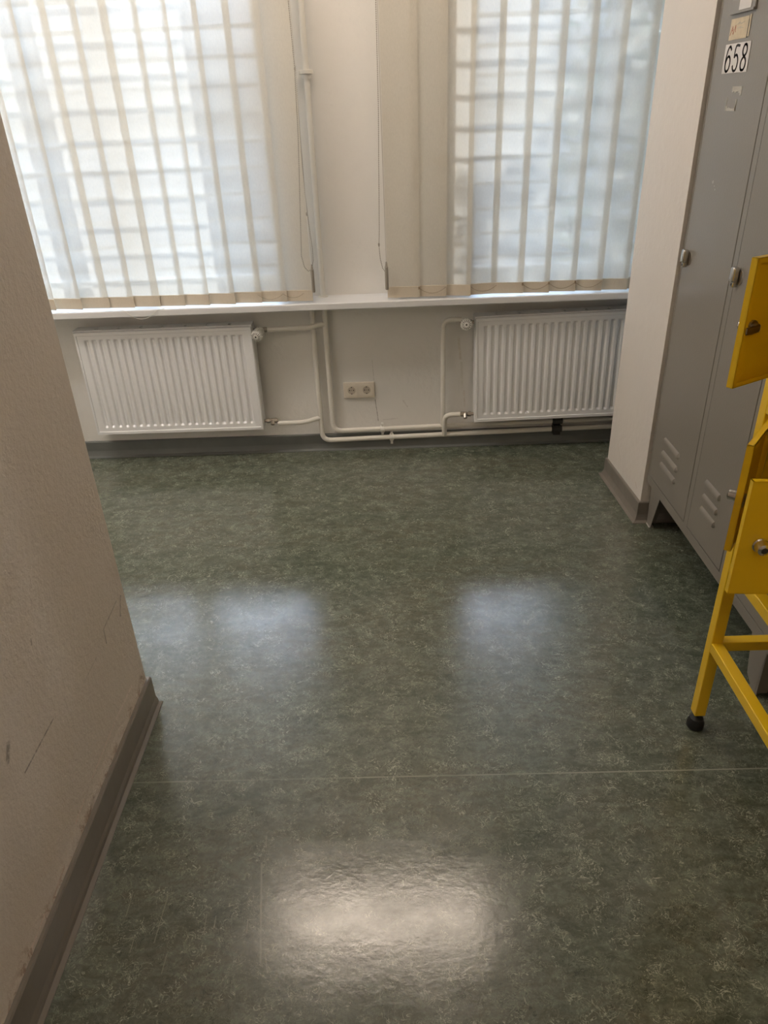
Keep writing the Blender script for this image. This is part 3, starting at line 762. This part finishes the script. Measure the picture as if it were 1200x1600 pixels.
            lg = obj('leg', bm, 'locker', t)
            bm = B(); yc = (y1a+s*.020); box(bm, xx-.003, xx+.016, min(yc-.018, yc+.018), max(yc-.018, yc+.018), 0, .005, .001); obj('foot_cap', bm, 'glue' if s < 0 else 'locker', lg)
locker()

# ------------------------------------------------------------------ yellow rack of small lockers
def rack():
    t = thing('yellow_locker_rack', 'yellow steel rack of small lockers with open doors, at the right edge', 'locker', (.775, .775, 0))
    X0, X1, Y0, Y1 = 0, .33, 0, .680     # local; the far left post stands at the far end
    s = .029
    def post(x, y):
        bm = B(); box(bm, x, x+s, y, y+s, .050, 1.36, .0022, 2); p = obj('post', bm, 'yellow', t)
        bm = B(); lathe(bm, [(0, .020), (.004, .0225), (.020, .022), (.032, .017), (.036, .008), (.037, .0045), (.054, .0045)], (x+s/2, y+s/2, 0), (0, 0, 1), 20); obj('rubber_foot', bm, 'rubber', p, smooth=True)
        bm = B(); lathe(bm, [(0, .0045), (.016, .0045)], (x+s/2, y+s/2, .036), (0, 0, 1), 10); obj('foot_bolt', bm, 'chrome', p, smooth=True)
    for x in (X0, X1-s):
        for y in (Y0, Y1-s): post(x, y)
    def rail(x0, x1, y0, y1, z0, z1):
        bm = B(); box(bm, x0, x1, y0, y1, z0, z1, .0022, 2); obj('rail', bm, 'yellow', t)
    e = .0004
    for z in (.298, .538):
        for x in (X0, X1-s): rail(x+e, x+s-e, Y0+s-.001, Y1-s+.001, z-.028, z)
        for y in (Y0, Y1-s): rail(X0+s-.001, X1-s+.001, y+e, y+s-e, z-.028, z)
    for z in (.635, .935, 1.335):
        rail(X0+e, X0+s-e, Y0+s-.001, Y1-s+.001, z-.026, z); rail(X1-s+e, X1-e, Y0+s-.001, Y1-s+.001, z-.026, z)
        rail(X0+s-.001, X1-s+.001, Y1-s+e, Y1-e, z-.026, z); rail(X0+s-.001, X1-s+.001, Y0+e, Y0+s-e, z-.026, z)
    # sheet compartments
    cw = (Y1-2*s)/4
    for zf, nm in ((.637, 'shelf'), (.937, 'shelf'), (1.305, 'shelf')):
        bm = B(); box(bm, X0+.004, X1-.004, Y0+s, Y1-s, zf, zf+.0015); obj(nm, bm, 'yellow', t)
    bm = B(); box(bm, X1-.006, X1-.004, Y0+s, Y1-s, .61, 1.33); obj('back_sheet', bm, 'yellow', t)
    for k in range(5):
        bm = B(); y = Y0+s+cw*k; box(bm, X0+.02, X1-.008, max(y-.001, Y0+s), min(y+.001, Y1-s), .64, 1.30); obj('divider', bm, 'yellow', t)
    def door(hx, hy, ang, z0, z1, w=.165, flip=False):
        """hinged at (hx, hy); ang: plan direction from the hinge to the free edge, in degrees from +x"""
        T = Matrix.Translation((hx, hy, 0)) @ Matrix.Rotation(math.radians(ang), 4, 'Z') @ Matrix.Diagonal((1, -1 if flip else 1, 1, 1))
        # local: u along the door, the outer face towards -v
        bm = B(); th = .0135
        box(bm, 0, w, 0, .0018, z0, z1, .0006, 1)
        for a in ((0, .0018), (w-.0018, w)): box(bm, a[0], a[1], 0, th, z0, z1)
        for a in ((z0, z0+.0018), (z1-.0018, z1)): box(bm, 0, w, 0, th, a[0], a[1])
        for a in ((w-.009, w), (0, .009)): box(bm, a[0], a[1], th-.0018, th, z0, z1)
        for a in ((z0, z0+.009), (z1-.009, z1)): box(bm, 0, w, th-.0018, th, a[0], a[1])
        bmesh.ops.transform(bm, matrix=T, verts=bm.verts[:]); dr = obj('door', bm, 'yellow', t)
        zc = (z0+z1)/2-.010; u = w-.038
        bm = B(); lathe(bm, [(0, .0145), (.003, .0150), (.005, .0128), (.014, .0120), (.020, .0112), (.022, .008)], (u, 0, zc), (0, -1, 0), 20)
        bmesh.ops.transform(bm, matrix=T, verts=bm.verts[:]); k_ = obj('cylinder_lock', bm, 'chrome', dr, smooth=True)
        bm = B(); lathe(bm, [(0, .0065), (.0012, .006)], (u, -.0212, zc), (0, -1, 0), 14); bmesh.ops.transform(bm, matrix=T, verts=bm.verts[:]); obj('lock_core', bm, 'dark', k_)
        bm = B(); lathe(bm, [(0, .0135), (.004, .0135), (.004, .009), (.012, .009), (.013, .006)], (u, .002, zc), (0, 1, 0), 14)
        box(bm, u-.006, u+.045-.010, .014, .0165, zc-.007, zc+.007, .002, 1)
        bmesh.ops.transform(bm, matrix=T, verts=bm.verts[:]); obj('latch', bm, 'brass', dr)
        bm = B()
        for z in (z0+.03, z1-.05): tube(bm, [(0, .006, z), (0, .006, z+.022)], .004, 8)
        bmesh.ops.transform(bm, matrix=T, verts=bm.verts[:]); obj('hinge', bm, 'yellow', dr)
    yy = Y1-s+.003
    door(.012, yy, 180+30.5, 1.001, 1.241, .167)      # upper row, far column, wide open
    door(.012, yy, 180+52.3, .660, .900, .170)        # lower row, far column, half open
    door(.012, Y0+s+cw*2+.014, 180-4, .660, .900, .160, True)   # lower row, second column, hinged at its near side
    for k, rows in ((1, (1,)), (2, (0, 1)), (3, (0, 1))):
        for r in rows: door(-.001, Y1-s-cw*k-.002, 270, (.660, 1.001)[r], (.900, 1.241)[r], cw-.006)
rack()

# ------------------------------------------------------------------ ceiling lamp (its reflection shows on the floor) and two added fill lamps
def lamp(x, y, L, label, glow):
    t = thing('ceiling_lamp', label, 'lamp', (x, y, Zc))
    bm = B(); box(bm, -L/2, L/2, -.12, .12, -.045, 0, .004); obj('housing', bm, 'lamp_body', t)
    bm = B(); box(bm, -L/2+.02, L/2-.02, -.10, .10, -.075, -.044, .01, 3); obj('diffuser', bm, glow, t)
lamp(-.16, 2.56, 1.22, 'warm white ceiling lamp mirrored as a pale patch on the floor', 'lamp_glow')
lamp(.35, -1.1, 1.30, 'added warm fill lamp, unseen in the near half of the room', 'fill_glow_near')  # fill added behind the camera to brighten the room
lamp(-1.75, 2.30, 1.22, 'added white fill lamp, unseen in the left bay beyond the partition', 'fill_glow_side')  # fill added out of view to light the pillar side and locker fronts
